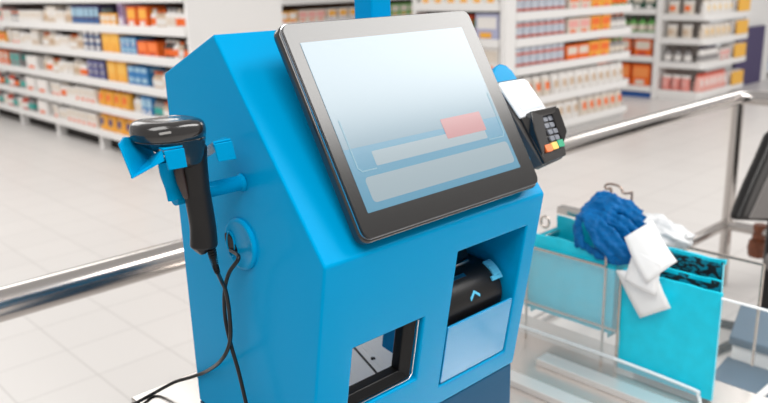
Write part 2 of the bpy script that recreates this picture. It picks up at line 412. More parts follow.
# ------------------------------------------------------------------ payment terminal
T0 = Vector((1.0, .69, 1.3)); tv = Vector((0, .487, .873)); tn = Vector((0, -.873, .487)); tu = Vector((1, 0, 0))
def T(u, v, d=0): return T0 + tu * u + tv * v + tn * d
term = thing('payment_terminal', 'card payment terminal with black shrouded keypad mounted right of the monitor', 'payment terminal', T(.03, .06, -.03))
def tslab(outline, d0, d1, bm=None):
    bm = bm or new(); prism(bm, [T(u, v, d0) for u, v in outline], tn * (d1 - d0)); return bm
def lean(o, k=-.42, about=.0): return [(u + k * (v - about), v) for u, v in o]
obj('holder', tslab([(-.02, .03), (.060, .03), (.066, .10), (.046, .170), (.042, .183), (.032, .195), (.018, .199), (.004, .195), (-.012, .184), (-.034, .168)], -.030, -.012), BLUE, term, bevel=.003)
obj('body', tslab([(.000, .016), (.010, .013), (.058, .017), (.068, .026), (.072, .05), (.067, .098), (.044, .157), (.036, .164), (-.03, .164), (-.022, .1)], -.020, .003), mat('terminal_grey', (70, 68, 68), .35, coat=.3), term, bevel=.003)
obj('display_cover', tslab([(-.014, .096), (.062, .098), (.041, .155), (.034, .161), (-.03, .161), (-.034, .155)], .003, .009), mat('terminal_white', (222, 226, 230), .3), term, bevel=.003)
obj('display', tslab([(-.004, .106), (.052, .107), (.036, .146), (-.02, .146)], .009, .0096), mat('display_grey', (196, 206, 216), .15), term)
bm = new()
tslab([(.000, .016), (.062, .019), (.074, .05), (.068, .098), (-.012, .098)], .002, .008, bm)
def wedge(pts):   # solid from outline (u,v) with a top height each
    lo = [bm.verts.new(T(u, v, .006)) for u, v, h in pts]; hi = [bm.verts.new(T(u, v, h)) for u, v, h in pts]; n = len(pts)
    bm.faces.new(lo[::-1]); bm.faces.new(hi)
    for i in range(n): bm.faces.new((lo[i], lo[(i + 1) % n], hi[(i + 1) % n], hi[i]))
wedge([(.000, .030, .010), (.014, .036, .010), (.030, .062, .011), (.034, .094, .016), (.000, .100, .022), (-.008, .07, .020)])
wedge([(.066, .040, .011), (.076, .056, .018), (.074, .098, .022), (.060, .098, .016), (.062, .06, .011)])
wedge([(.020, .090, .016), (.066, .090, .016), (.072, .101, .022), (.000, .101, .022)])
recalc(bm)
obj('keypad_shroud', bm, BLACKG, term, bevel=.0025)
KEY = mat('key_grey', (104, 108, 118), .4); OR = mat('key_orange', (236, 118, 62), .4); YE = mat('key_yellow', (238, 190, 96), .4); GN = mat('key_green', (20, 150, 110), .4)
for r_ in range(4):
    for c_ in range(2):
        u0 = .034 + c_ * .0138 + .002 * (r_ % 2); v0 = .0475 + r_ * .0112
        obj('key', tslab(rrect(u0, u0 + .0115, v0, v0 + .0085, .002), .008, .0112), KEY, term, bevel=.0006)
for c_, m_ in enumerate((OR, YE, GN)):
    u0 = .012 + c_ * .0175; ob = obj('key', tslab(rrect(u0, u0 + .016, .032 + .0012 * c_, .044 + .0012 * c_, .002), .008, .0122), m_, term, bevel=.0006)
    ob['label'] = ('orange cancel key', 'yellow correction key', 'green confirm key')[c_]
bm = new(); tube(bm, [T(.0, .08, -.028), T(-.03, .08, -.06), Vector((KX1 - .005, .83, 1.33))], .011, 12); obj('arm', bm, BLUE, term, smooth=.8)

# ------------------------------------------------------------------ receipt printer in the opening
prn = thing('receipt_printer', 'black receipt printer set in the opening on the front of the blue kiosk', 'receipt printer', (.84, .77, 1.09))
def prof_printer(x0, x1, pts, mi=0, bm=None):
    bm = bm or new(); prism(bm, [(x0, y, z) for y, z in pts], (x1 - x0, 0, 0), mi); return bm
arc = [(.752 - .047 * math.cos(a), 1.121 + .047 * math.sin(a) * 1.0) for a in [k * PI / 2 / 8 for k in range(-2, 9)]]
pts = [(.80, 1.06), (.725, 1.075)] + arc + [(.80, 1.172)]
obj('cover', prof_printer(.768, .914, pts), BLACKP, prn, bevel=.002)
obj('deck', prof_printer(.768, .905, [(.765, 1.165), (.80, 1.165), (.80, 1.205), (.785, 1.205)]), BLACKG, prn, bevel=.002)
def PC_(x, a, d=0): return Vector((x, .752 - (.047 + d) * math.cos(a), 1.121 + (.047 + d) * math.sin(a)))
bm = new(); box(bm, (.772, .748, 1.1695), (.882, .753, 1.1735)); box(bm, (.772, .757, 1.1705), (.878, .764, 1.1735)); obj('paper_slot', bm, TRIM, prn)
bm = new(); prism(bm, [PC_(.772, 1.0, .0012), PC_(.850, 1.0, .0012), PC_(.850, 1.14, .0012), PC_(.772, 1.14, .0012)], PC_(.8, 1.07, 0) - PC_(.8, 1.07, .002)); obj('slot_lip', bm, TRIM, prn)
def PC(x, a, d=0): return Vector((x, .752 - (.047 + d) * math.cos(a), 1.121 + (.047 + d) * math.sin(a)))
bm = new()
for (xa, aa), (xb, ab) in (((.8370, .22), (.8480, .42)), ((.8480, .42), (.8590, .24))):
    q = []
    for k in range(5):
        t_ = k / 4; q.append((xa + (xb - xa) * t_, aa + (ab - aa) * t_))
    for (x1, a1), (x2, a2) in zip(q, q[1:]):
        w = .055
        vs = [PC(x1, a1 + w, .0008), PC(x1, a1 - w, .0008), PC(x2, a2 - w, .0008), PC(x2, a2 + w, .0008)]
        prism(bm, vs, (PC(x1, a1, 0) - PC(x1, a1, .0016)))
obj('chevron', bm, CYAN, prn)['label'] = 'light blue arrow mark'
bm = new()
for k in range(6):
    a1, a2 = .50 + k * .12, .50 + (k + 1) * .12
    prism(bm, [PC(.900, a1, .001), PC(.917, a1, .001), PC(.917, a2, .001), PC(.900, a2, .001)], PC(.9, (a1 + a2) / 2, .003) - PC(.9, (a1 + a2) / 2, 0))
prism(bm, [PC(.893, .50, .001), PC(.903, .50, .001), PC(.903, .66, .001), PC(.893, .66, .001)], PC(.9, .58, .003) - PC(.9, .58, 0))
obj('latch', bm, CYAN, prn)['label'] = 'light blue release latch'

# ------------------------------------------------------------------ handrail
rail = thing('handrail', 'chrome tube handrail running behind the kiosk across the tiled floor', 'handrail', (3.957, 1.575, 0))
RY, RX = 1.578, 3.957
bm = new(); pts = [Vector((-3, RY, 1.0)), Vector((0, RY, 1.0)), Vector((RX - .09, RY, 1.0))]
pts += [Vector((RX - .09 + .09 * math.sin(a), RY - .09 + .09 * math.cos(a), 1.0)) for a in [k * PI / 2 / 8 for k in range(1, 9)]] + [Vector((RX, -2, 1.0))]
tube(bm, pts, .035, 24); obj('top_rail', bm, CHROME, rail, smooth=.8)
bm = new(); tube(bm, [(RX - .03, RY - .01, 0), (RX - .03, RY - .01, .97)], .028, 20); obj('post', bm, CHROME, rail, smooth=.8)
bm = new(); tube(bm, [(1.9, RY, .334), (RX - .03, RY, .334)], .026, 20); obj('lower_rail', bm, CHROME, rail, smooth=.8)
bm = new(); tube(bm, [(RX - .03, RY, .334), (RX - .03, -2, .334)], .026, 20); obj('lower_rail', bm, CHROME, rail, smooth=.8)
bm = new(); tube(bm, [(1.9, RY, 0), (1.9, RY, .36)], .026, 20); obj('post', bm, CHROME, rail, smooth=.8)

# ------------------------------------------------------------------ bagging table
ZT = .62
tb = thing('bagging_table', 'polished steel bagging table with raised guide strips right of the kiosk', 'table', (1.35, .7, 0))
bm = new(); box(bm, (.97, .1, ZT - .03), (1.78, 1.40, ZT)); obj('table_top', bm, POLISH, tb, bevel=.004)
def strip(p, q, w, h):
    bm = new(); box(bm, (p.x, q.y, ZT), (p.x + w, p.y, ZT + h)); obj('guide_strip', bm, mat('satin_strip', (226, 224, 222), .3, metal=.5), tb, bevel=.002)
strip(Vector((1.40, 1.28, 0)), Vector((1.40, .2, 0)), .045, .018)
strip(Vector((1.535, 1.071, 0)), Vector((1.55, .2, 0)), .05, .018)
bm = new(); box(bm, (1.0, .2, 0), (1.7, 1.25, ZT - .031)); obj('cabinet', bm, WHITE, tb, bevel=.004)

# ------------------------------------------------------------------ bag rack
RXP = 1.645
rack = thing('bag_rack', 'steel wire bag rack with clear acrylic guards standing on the bagging table', 'rack', (1.72, .93, ZT))
def rod(name, pts, r=.004, m=ROD):
    bm = new(); tube(bm, pts, r, 10); return obj(name, bm, m, rack, smooth=.8)
zt, zm, zl = .898, .735, .655
y1, y2, y3, y4 = 1.185, .945, .902, .665
for y in (y1, y2, y3): rod('upright', [(RXP, y, ZT), (RXP, y, zt if y != y2 else .966)])
for z, ya, yb in ((zt, y1, y2 - .003), (zm, y1, y3)):
    rod('cross_wire', [(RXP - .004, ya + .02, z), (RXP - .004, yb, z)], .0042)
rod('cross_wire', smooth_path([(RXP - .005, y1 + .02, zl), (RXP - .005, y3, zl + .003), (RXP - .005, .70, zl - .003), (RXP - .005, .683, zl - .012), (RXP - .005, .675, ZT)], 5), .0042, ACRYLE)
for y in (y1, y3, y4): rod('rear_upright', [(RXP + .27, y, ZT), (RXP + .27, y, zt)])
rod('rear_wire', [(RXP + .27, y1, zt), (RXP + .27, y4, zt)])
for y in (y1,): rod('side_wire', [(RXP, y, zt), (RXP + .27, y, zt)]); rod('side_wire', [(RXP, y, zm), (RXP + .27, y, zm)])
bm = new(); box(bm, (RXP - .012, y3, ZT + .022), (RXP - .008, y1 + .02, zt)); obj('guard_panel', bm, ACRYL, rack)
bm = new(); box(bm, (RXP - .012, .676, ZT + .006), (RXP - .008, y3 - .002, zl)); obj('guard_panel', bm, ACRYL, rack)
bm = new(); box(bm, (RXP - .012, .15, ZT + .006), (RXP - .008, .648, zt)); obj('guard_panel', bm, ACRYL_S, rack)
bm = new(); box(bm, (RXP - .0125, .15, zt), (RXP - .0075, .648, zt + .004)); obj('panel_edge', bm, ACRYLE, rack)
bm = new(); box(bm, (RXP - .012, .644, ZT + .004), (RXP - .008, .648, zt)); obj('panel_edge', bm, ACRYL, rack)
# wire hook above the top wire
hk = [pX(*p, 1.80) for p in ((611, 196), (611, 188.5), (607, 189), (605, 186.5), (608, 184), (616, 185), (621, 188), (623.5, 193), (630, 193), (632, 192))]
bm = new(); tube(bm, smooth_path(hk, 4), .0034, 8)
tube(bm, [pX(632, 192, 1.80), pX(631.5, 206, 1.80), pX(629, 262, 1.80)], .0034, 8); tube(bm, [pX(611, 188.5, 1.80), pX(610.5, 206, 1.80), pX(608, 255, 1.80)], .0034, 8)
obj('hook', bm, mat('hook_wire', (170, 150, 140), .3, metal=.8), rack, smooth=.8)
# wire loop at the far end by the kiosk
bm = new(); cc = pX(545, 222, 1.66)
tube(bm, [cc + Vector((0, .013 * math.cos(a), .016 * math.sin(a))) for a in [2 * PI * k / 20 for k in range(21)]], .0034, 8, cap=False); obj('wire_loop', bm, ROD, rack, smooth=.8)
bm = new(); box(bm, (1.66, 1.17, .905), (1.92, 1.195, .915)); obj('end_bar', bm, STEEL, rack, bevel=.002)
bm = new(); box(bm, (1.80, 1.03, .952), (1.83, 1.20, .972)); obj('end_bar', bm, STEEL, rack, bevel=.002)

def sheet(bm, y0, y1_, z0, z1, x, th, wav=.004, ph=0, ny=14, nz=10, lean_=0, mi=0):
    """slightly rippled hanging film of real thickness in a plane across X"""
    def p(i, j, s):
        y = y0 + (y1_ - y0) * i / ny; z = z0 + (z1 - z0) * j / nz
        return Vector((x + lean_ * j / nz + s * th + wav * math.sin(i * 1.3 + ph + j * .35) * (.4 + .6 * j / nz), y, z + wav * .5 * math.sin(i * .9 + ph) * (j / nz)))
    g = [[[bm.verts.new(p(i, j, s)) for j in range(nz + 1)] for i in range(ny + 1)] for s in (0, 1)]
    for i in range(ny):
        for j in range(nz):
            for s in (0, 1):
                q = (g[s][i][j], g[s][i + 1][j], g[s][i + 1][j + 1], g[s][i][j + 1]); f = bm.faces.new(q if s else q[::-1]); f.material_index = mi
    for i in range(ny):
        for j, rv in ((0, 0), (nz, 1)):
            f = bm.faces.new((g[0][i][j], g[0][i + 1][j], g[1][i + 1][j], g[1][i][j])); f.material_index = mi
    for j in range(nz):
        for i in (0, ny):
            f = bm.faces.new((g[0][i][j], g[0][i][j + 1], g[1][i][j + 1], g[1][i][j])); f.material_index = mi
    return bm
# far bag: front, back and gussets
bg = thing('carrier_bag', 'turquoise carrier bag hanging open in the rack behind the clear guard next to the kiosk', 'bag', (1.72, 1.05, ZT))
bm = new(); sheet(bm, .925, 1.20, .715, .935, RXP + .008, .006, .0025); obj('front_sheet', recalc(bm), TEAL, bg, smooth=1.2)
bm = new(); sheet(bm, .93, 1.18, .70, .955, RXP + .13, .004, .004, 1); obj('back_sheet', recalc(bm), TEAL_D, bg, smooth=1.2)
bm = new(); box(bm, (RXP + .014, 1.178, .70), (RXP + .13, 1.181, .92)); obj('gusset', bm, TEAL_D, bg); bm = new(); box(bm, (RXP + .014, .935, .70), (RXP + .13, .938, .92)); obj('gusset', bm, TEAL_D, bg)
# near stack of bags
st = thing('carrier_bag', 'bright turquoise carrier bag stack with black printed lining at the near end of the rack', 'bag', (1.69, .78, ZT))
bm = new(); sheet(bm, .655, .90, ZT + .012, .903, RXP + .006, .008, .0012, 2, 18, 14); obj('front_sheet', recalc(bm), TEAL, st, smooth=1.2)
bm = new(); sheet(bm, .672, .90, .66, .916, RXP + .042, .003, .0025, .4); obj('middle_sheet', recalc(bm), PRINT, st, smooth=1.2)['label'] = 'black and turquoise printed inner sheet'
bm = new(); sheet(bm, .675, .90, .908, .918, RXP + .040, .007, .0025, .4, 14, 2); obj('middle_hem', recalc(bm), TEAL, st, smooth=1.2)
bm = new(); sheet(bm, .690, .90, .66, .945, RXP + .092, .004, .003, 1.7); obj('back_sheet', recalc(bm), PRINT, st, smooth=1.2)['label'] = 'black and turquoise printed back sheet'
bm = new(); sheet(bm, .688, .90, .942, .951, RXP + .090, .008, .003, 1.7, 14, 2); obj('back_hem', recalc(bm), TEAL, st, smooth=1.2)
bm = new(); prism(bm, [(RXP + .014, .657, ZT + .012), (RXP + .014, .657, .90), (RXP + .09, .689, .945), (RXP + .09, .689, ZT + .012)], (0, .003, 0)); obj('gusset', bm, mat('pale_film', (110, 205, 222), .35), st)

# crumpled blue bag draped over the rack
bm = new()
def fold(pts, rs, fl=.55):
    P = smooth_path([pX(x, y, X_) for x, y, X_ in pts], 6); n = len(P); q = []
    for i in range(n):
        t_ = i / (n - 1) * (len(rs) - 1); k = min(int(t_), len(rs) - 2); q.append(rs[k] + (rs[k + 1] - rs[k]) * (t_ - k))
    tube(bm, P, q, 12, flat=fl, up=(1, 0, 0))
fold([(592, 201, 1.71), (603, 195, 1.72), (622, 201, 1.73), (644, 212, 1.73)], [.007, .010, .010, .007])
fold([(588, 204, 1.70), (604, 199, 1.71), (624, 207, 1.72), (647, 219, 1.72)], [.008, .011, .011, .007])
fold([(585, 207, 1.69), (604, 206, 1.70), (626, 214, 1.71), (652, 230, 1.71)], [.009, .012, .012, .006])
fold([(582, 210, 1.68), (602, 211, 1.69), (624, 222, 1.69), (646, 238, 1.69)], [.010, .013, .013, .008])
fold([(580, 212, 1.67), (600, 216, 1.675), (620, 229, 1.675), (640, 247, 1.67)], [.010, .013, .014, .009])
fold([(580, 213, 1.665), (597, 221, 1.66), (612, 236, 1.655), (632, 256, 1.65)], [.010, .013, .015, .010])
fold([(581, 213, 1.66), (594, 225, 1.65), (606, 241, 1.645), (624, 259, 1.64)], [.009, .013, .014, .010])
fold([(581, 213, 1.655), (589, 226, 1.645), (597, 241, 1.64), (611, 258, 1.635)], [.009, .012, .013, .009])
fold([(579, 214, 1.66), (579, 226, 1.65), (580, 238, 1.645), (583, 248, 1.64)], [.009, .012, .012, .007])
fold([(579, 214, 1.665), (576, 228, 1.66), (576, 238, 1.655), (577, 246, 1.65)], [.008, .010, .009, .005])
fold([(597, 206, 1.71), (608, 226, 1.70), (622, 244, 1.69)], [.02, .036, .026])
fold([(612, 206, 1.73), (630, 224, 1.72), (642, 238, 1.71)], [.014, .026, .018])
fold([(604, 204, 1.70), (610, 222, 1.69), (620, 240, 1.685), (630, 254, 1.68)], [.012, .022, .024, .016])
fold([(590, 206, 1.70), (594, 222, 1.69), (600, 236, 1.685), (612, 250, 1.68)], [.010, .018, .020, .012])
fold([(588, 250, 1.652), (612, 260, 1.645), (634, 260, 1.65)], [.009, .013, .011])
fold([(576, 245, 1.658), (586, 247, 1.652), (598, 252, 1.65)], [.007, .010, .009])
fold([(633, 258, 1.66), (643, 244, 1.68), (650, 229, 1.71)], [.010, .012, .008])
fold([(582, 213, 1.672), (598, 204, 1.69), (616, 196, 1.72)], [.010, .014, .009])
for v in bm.verts:
    v.co += Vector((.004 * noise.noise(v.co * 40), .002 * noise.noise(v.co * 50 + Vector((3, 1, 2))), .002 * noise.noise(v.co * 50 + Vector((7, 5, 1)))))
o = obj('crumpled_bag', recalc(bm), NAVYBAG, None, loc=(1.68, .97, .9))
md = o.modifiers.new('remesh', 'REMESH'); md.mode = 'VOXEL'; md.voxel_size = .0026; md.use_smooth_shade = True
sm = o.modifiers.new('soften', 'SMOOTH'); sm.factor = .6; sm.iterations = 9
tx = bpy.data.textures.new('creases', 'CLOUDS'); tx.noise_scale = .022; tx.noise_depth = 2
md = o.modifiers.new('crease', 'DISPLACE'); md.texture = tx; md.strength = .014; md.mid_level = .5
tag(o, 'crumpled dark blue plastic bag bunched over the top wire of the bag rack', 'bag')
# receipts
def paper(name, pts, label, bend):
    bm = new(); P = [Vector(p) for p in pts]; n = (P[1] - P[0]).cross(P[2] - P[1]).normalized()
    q = Vector((-.0006, 0, 0)); prism(bm, P, q)
    ob = obj(name, bm, PAPER, None, loc=P[0]); return tag(ob, label, 'receipt')
def paper_grid(pts4, nu, nv, f, label):
    bm = new(); a, b, c, d = [Vector(p) for p in pts4]; G = []
    for i in range(nu + 1):
        row = []
        for j in range(nv + 1):
            u_, v_ = i / nu, j / nv; p = (a * (1 - u_) + b * u_) * (1 - v_) + (d * (1 - u_) + c * u_) * v_
            row.append(bm.verts.new(p + Vector((f(u_, v_), 0, 0))))
        G.append(row)
    for i in range(nu):
        for j in range(nv): bm.faces.new((G[i][j], G[i + 1][j], G[i + 1][j + 1], G[i][j + 1]))
    recalc(bm); ob = obj('paper_receipt', bm, PAPER, None, loc=a, smooth=1)
    s = ob.modifiers.new('s', 'SOLIDIFY'); s.thickness = .0006
    return tag(ob, label, 'paper receipt')
paper_grid([pX(623, 238, 1.60), pX(651.5, 221, 1.64), pX(676, 262, 1.625), pX(645, 284, 1.585)], 6, 10, lambda u, v: -.006 * math.sin(v * PI) + .012 * abs(u - .5), 'white paper receipt on top, stuck on the crumpled blue bag')
paper_grid([pX(634, 250, 1.602), pX(662, 262, 1.61), pX(656, 296, 1.60), pX(624, 280, 1.605)], 6, 8, lambda u, v: -.004 * math.sin(u * PI), 'white paper receipt in the middle, tucked beneath the top receipt')
paper_grid([pX(616, 270, 1.622), pX(656, 272, 1.622), pX(671, 308, 1.622), pX(640, 318, 1.628)], 6, 8, lambda u, v: -.003 * math.sin(v * PI), 'white paper receipt hanging lowest over the turquoise bag')
# crumpled whitish clear bag behind
bm = new(); bmesh.ops.create_icosphere(bm, subdivisions=4, radius=1)
c_ = pX(662, 231, 1.86)
for v in bm.verts:
    k = 1 + .35 * noise.noise(v.co * 2.2) + .18 * noise.noise(v.co * 6)
    v.co = c_ + Vector((v.co.x * .05 * k, v.co.y * .075 * k, v.co.z * .032 * k + (-v.co.y * -.018)))
tag(obj('plastic_bag', bm, mat('milky_film', (224, 226, 228), .3, alpha=.85, bump=.6, bscale=60), None, loc=c_ - Vector((0, 0, .04)), smooth=2), 'crumpled milky white plastic bag behind the printed bag stack', 'bag')

# ------------------------------------------------------------------ neighbour stand, chair and clamp at the right edge
sd = thing('bagging_stand', 'low white stand with slate blue trays at the lower right edge', 'stand', (2.35, .6, 0))
bm = new()
def tray(p, z, h):
    bm = new(); prism(bm, [(x, y, z) for x, y in p], (0, 0, h)); return bm
obj('tray', tray([(2.585, .957), (2.297, .876), (2.31, .2), (2.62, .2)], .47, .03), SLATE, sd, bevel=.006)
obj('tray', tray([(2.32, .885), (2.00, .85), (2.00, .1), (2.34, .1)], .39, .03), SLATE, sd, bevel=.006)
bm = new(); box(bm, (1.97, .05, .0), (2.62, .90, .385)); obj('cabinet', bm, WHITE, sd, bevel=.006)
bm = new(); tube(bm, [pZ(752, 403, .45), pZ(768, 389, .45), pZ(800, 360, .45)], .01, 8); obj('bar', bm, WHITE, sd)
bm = new(); box(bm, (2.31, .05, .385), (2.6, .87, .468)); obj('step', bm, WHITE, sd, bevel=.004)

ch = thing('swivel_chair', 'grey upholstered chair back with thick black rim at the right edge', 'chair', (3.2, 1.1, 0))
o2 = [pY(x, y, 1.1) for x, y in ((740, 221), (746, 204), (755, 182), (765, 160), (776, 134), (830, 90), (860, 200), (850, 225))]
bm = new(); prism(bm, o2, (0, .05, 0)); obj('back_shell', bm, BLACKP, ch, bevel=.02, seg=4)
o2 = [pY(x, y, 1.093) for x, y in ((750, 219), (756, 206), (764, 188), (774, 168), (830, 120), (848, 221))]
bm = new(); prism(bm, o2, (0, .02, 0)); obj('back_pad', bm, GREYFAB, ch, bevel=.006)
bm = new(); tube(bm, [(3.33, 1.13, .05), (3.33, 1.13, .64)], .03, 14); obj('post', bm, BLACKP, ch, smooth=.8)
bm = new()
for k in range(5):
    a = 2 * PI * k / 5 + .3; tube(bm, [(3.33, 1.13, .07), (3.33 + .28 * math.cos(a), 1.13 + .28 * math.sin(a), .04)], .022, 10)
obj('base', bm, BLACKP, ch, smooth=.8)
bm = new(); box(bm, (3.15, .65, .42), (3.6, 1.1, .49)); obj('seat', bm, GREYFAB, ch, bevel=.02)
bm = new(); lathe(bm, ((.02, -.05), (.045, -.045), (.052, 0), (.045, .04), (.02, .05)), (RX - .03, 1.40, .245), (0, 0, 1), 16)
lathe(bm, ((.03, 0), (.034, .01), (.034, .07), (.03, .08)), (RX - .03, 1.40, .29), (0, 0, 1), 16)
tag(obj('rail_clamp', bm, BROWN, None, loc=(RX - .03, 1.40, .2), smooth=.8), 'small brown clamp under the lower chrome rail at the right edge', 'clamp')

# ------------------------------------------------------------------ products
def pc(rgb): return mat('pack_%d_%d_%d' % rgb, rgb, .45)
PROTO = {}
def proto_mesh(kind, dims, cols):
    key = (kind, dims, cols)
    if key in PROTO: return PROTO[key]
    w, d, h = dims; bm = new()
    if kind == 'carton':
        box(bm, (-w / 2, -d / 2, 0), (w / 2, d / 2, h))
        box(bm, (-w * .42, -d / 2 - .002, h * .45), (w * .42, -d / 2, h * .88), 1)
        box(bm, (-w * .3, -d / 2 - .002, h * .12), (w * .2, -d / 2, h * .32), 2)
        box(bm, (-w / 2 - .001, -d * .3, h * .5), (w / 2 + .001, d * .3, h * .85), 1)
    elif kind == 'bottle':
        r = w / 2
        lathe(bm, ((r * .9, 0), (r, .01), (r, h * .2)), (0, 0, 0), (0, 0, 1), 14)
        lathe(bm, ((r * 1.01, h * .2), (r * 1.01, h * .55)), (0, 0, 0), (0, 0, 1), 14, 1)
        lathe(bm, ((r, h * .55), (r, h * .64), (r * .8, h * .73), (r * .42, h * .8), (r * .38, h * .86)), (0, 0, 0), (0, 0, 1), 14)
        lathe(bm, ((r * .46, h * .86), (r * .46, h * .98), (r * .36, h)), (0, 0, 0), (0, 0, 1), 14, 2)
    elif kind == 'can':
        r = w / 2
        lathe(bm, ((r * .92, 0), (r, .006), (r, h * .28)), (0, 0, 0), (0, 0, 1), 16)
        lathe(bm, ((r * 1.01, h * .28), (r * 1.01, h * .52)), (0, 0, 0), (0, 0, 1), 16, 1)
        lathe(bm, ((r, h * .52), (r, h * .9)), (0, 0, 0), (0, 0, 1), 16)
        lathe(bm, ((r * 1.03, h * .9), (r * 1.03, h * .98), (r * .9, h)), (0, 0, 0), (0, 0, 1), 16, 2)
    elif kind == 'pouch':
        n = 6; rings = []
        for i in range(n + 1):
            v = i / n; th = d / 2 * (math.sin(PI * min(1, .25 + v * .75)) ** .6 * .9 + .06); ww = w / 2 * (.93 + .07 * math.cos(v * PI * 2))
            rings.append([bm.verts.new((ww * x, th * y * (1 if abs(x) < .7 else .35), h * v)) for x, y in ((-1, -1), (-.6, -1), (0, -1.1), (.6, -1), (1, -1), (1, 1), (.6, 1), (0, 1.1), (-.6, 1), (-1, 1))])
        for i, (a, b) in enumerate(zip(rings, rings[1:])):
            for k in range(10):
                f = bm.faces.new((a[k], a[(k + 1) % 10], b[(k + 1) % 10], b[k])); f.material_index = 1 if i in (2, 3) and k in (1, 2) else (2 if i == 5 else 0)
        bm.faces.new(rings[0][::-1]); bm.faces.new(rings[-1])
    me = bpy.data.meshes.new(kind); bm.normal_update(); bm.to_mesh(me); bm.free()
    for c in cols: me.materials.append(pc(c))
    if kind in ('bottle', 'can', 'pouch'):
        for p in me.polygons: p.use_smooth = True
        me.set_sharp_from_angle(angle=.7)
    PROTO[key] = me
    return me
def rowfill(kind, dims, cols, a, b, face, line, z, label, group, cat=None, stack=1, jit=.006, gap=.004):
    """one row of packs from a to b; face 'x' looks along -X on plane X=line, 'y' looks along -Y on plane Y=line"""
    me = proto_mesh(kind, dims, cols); w, d, h = dims
    n = max(1, int((b - a + gap) / (w + gap))); pitch = (b - a) / n
    for i in range(n):
        for k in range(stack):
            o = bpy.data.objects.new(kind if kind != 'can' else 'tin_can', me); col.objects.link(o)
            s = a + pitch * (i + .5); off = d / 2 + .004 + random.random() * jit
            o.location = (line + off, s, z + k * (h + .0005)) if face == 'x' else (s, line + off, z + k * (h + .0005))
            o.rotation_euler.z = (-PI / 2 if face == 'x' else 0) + random.uniform(-.03, .03)
            tag(o, label, cat or {'carton': 'carton', 'bottle': 'bottle', 'can': 'can', 'pouch': 'pouch'}[kind], group)
WH = (236, 232, 228); CR = (226, 214, 200); TN = (205, 178, 150); NV = (62, 62, 112); YL = (246, 178, 66); OG = (242, 112, 38); RD = (206, 74, 48); BL = (44, 124, 186); TE = (56, 168, 158)
GY = (150, 146, 146); DK = (62, 50, 46); PK = (236, 168, 160); LV = (190, 172, 200); GR = (110, 176, 90); DG = (40, 84, 66); LB = (160, 196, 216)

# ------------------------------------------------------------------ left gondola
KA = .945
XA = 3.476 * KA; YE0, YE1 = 6.17 * KA, 12.4 * KA
A = thing('gondola_shelf', 'long white shelving unit full of packages on the left behind the kiosk', 'shelf unit', (3.99, 9.2, 0))
bm = new(); box(bm, (3.97 * KA, YE0 + .03, .15), (4.01 * KA, YE1, 2.3)); obj('back_panel', bm, mat('shelf_back', (96, 84, 78), .7), A)
bm = new(); box(bm, (XA + .012, YE0 - .012, 0), (4.506 * KA, YE0 + .03, 2.3)); obj('end_panel', bm, WHITE, A, bevel=.006)
bm = new(); box(bm, (XA + .125, YE0 + .03, 0), (4.20 * KA, YE1, .172)); obj('plinth', bm, DARK, A)  # dark block put in for the shade beneath the lowest shelf
AZ = tuple(1.6 - (1.6 - z) * KA for z in (.104, .380, .662, .961, 1.238, 1.535))
for i, z in enumerate(AZ):
    bm = new(); box(bm, (XA + .015, YE0 + .032, z - .012), (3.968 * KA, YE1, z + .012)); sh = obj('shelf', bm, WHITE, A)
    bm = new(); box(bm, (XA - .002, YE0 + .032, z - .044), (XA + .0145, YE1, z + .034)); obj('price_rail', bm, WHITE, sh, bevel=.004)
for y in (7.1, 8.35, 9.6, 10.85, 12.1):
    bm = new(); box(bm, (XA + .03, y * KA - .035, 0), (XA + .12, y * KA + .035, AZ[0] - .0125)); obj('foot', bm, WHITE, A)
NM = ('lowest shelf', 'second shelf', 'third shelf', 'fourth shelf', 'fifth shelf', 'top shelf')
def fa(sh, kind, dims, cols, a, b, what, stack=1, cat=None):
    dims = tuple(round(v * KA, 4) for v in dims); a *= KA; b *= KA
    rowfill(kind, dims, cols, a, b, 'x', XA + .02, AZ[sh] + .012, '%s, %s of the left shelving' % (what, NM[sh]), '%s, left unit, %s' % (what, NM[sh]), cat, stack)
ct, bt, pu, cn = 'carton', 'bottle', 'pouch', 'can'
def mix(sh, a, b, kinds, step):
    """a run of different packs side by side in short facings of two or three"""
    y = a; k = 0
    while y < b - .02:
        kind, dims, cols, what = kinds[k % len(kinds)]; e = min(b, y + step * (dims[0] + .006))
        if e - y >= dims[0]: fa(sh, kind, dims, cols, y, e, what)
        y = e; k += 1
Wc = (ct, (.12, .2, .15), (WH, CR, WH), 'plain white carton'); Wt = (ct, (.10, .2, .2), (CR, WH, TN), 'tall cream carton'); Wo = (ct, (.13, .2, .17), (WH, CR, OG), 'white carton with orange print')
Bw = (bt, (.085, .085, .19), (WH, CR, GY), 'white bottle'); Bc = (bt, (.09, .09, .2), (CR, TN, WH), 'cream bottle with tan label'); Bo = (bt, (.085, .08, .18), (WH, OG, CR), 'white bottle with orange label')
Bd = (bt, (.085, .08, .18), (DK, OG, WH), 'dark bottle with orange label'); Bn = (bt, (.085, .08, .17), (TN, WH, OG), 'tan bottle with white label'); Bt = (bt, (.09, .09, .19), (GY, TE, DK), 'grey bottle with teal label')
Cn = (cn, (.09, .09, .13), (GY, WH, OG), 'grey tin'); Bb = (ct, (.11, .2, .19), (BL, LB, WH), 'blue carton'); Br = (bt, (.09, .08, .19), (RD, WH, CR), 'red bottle')
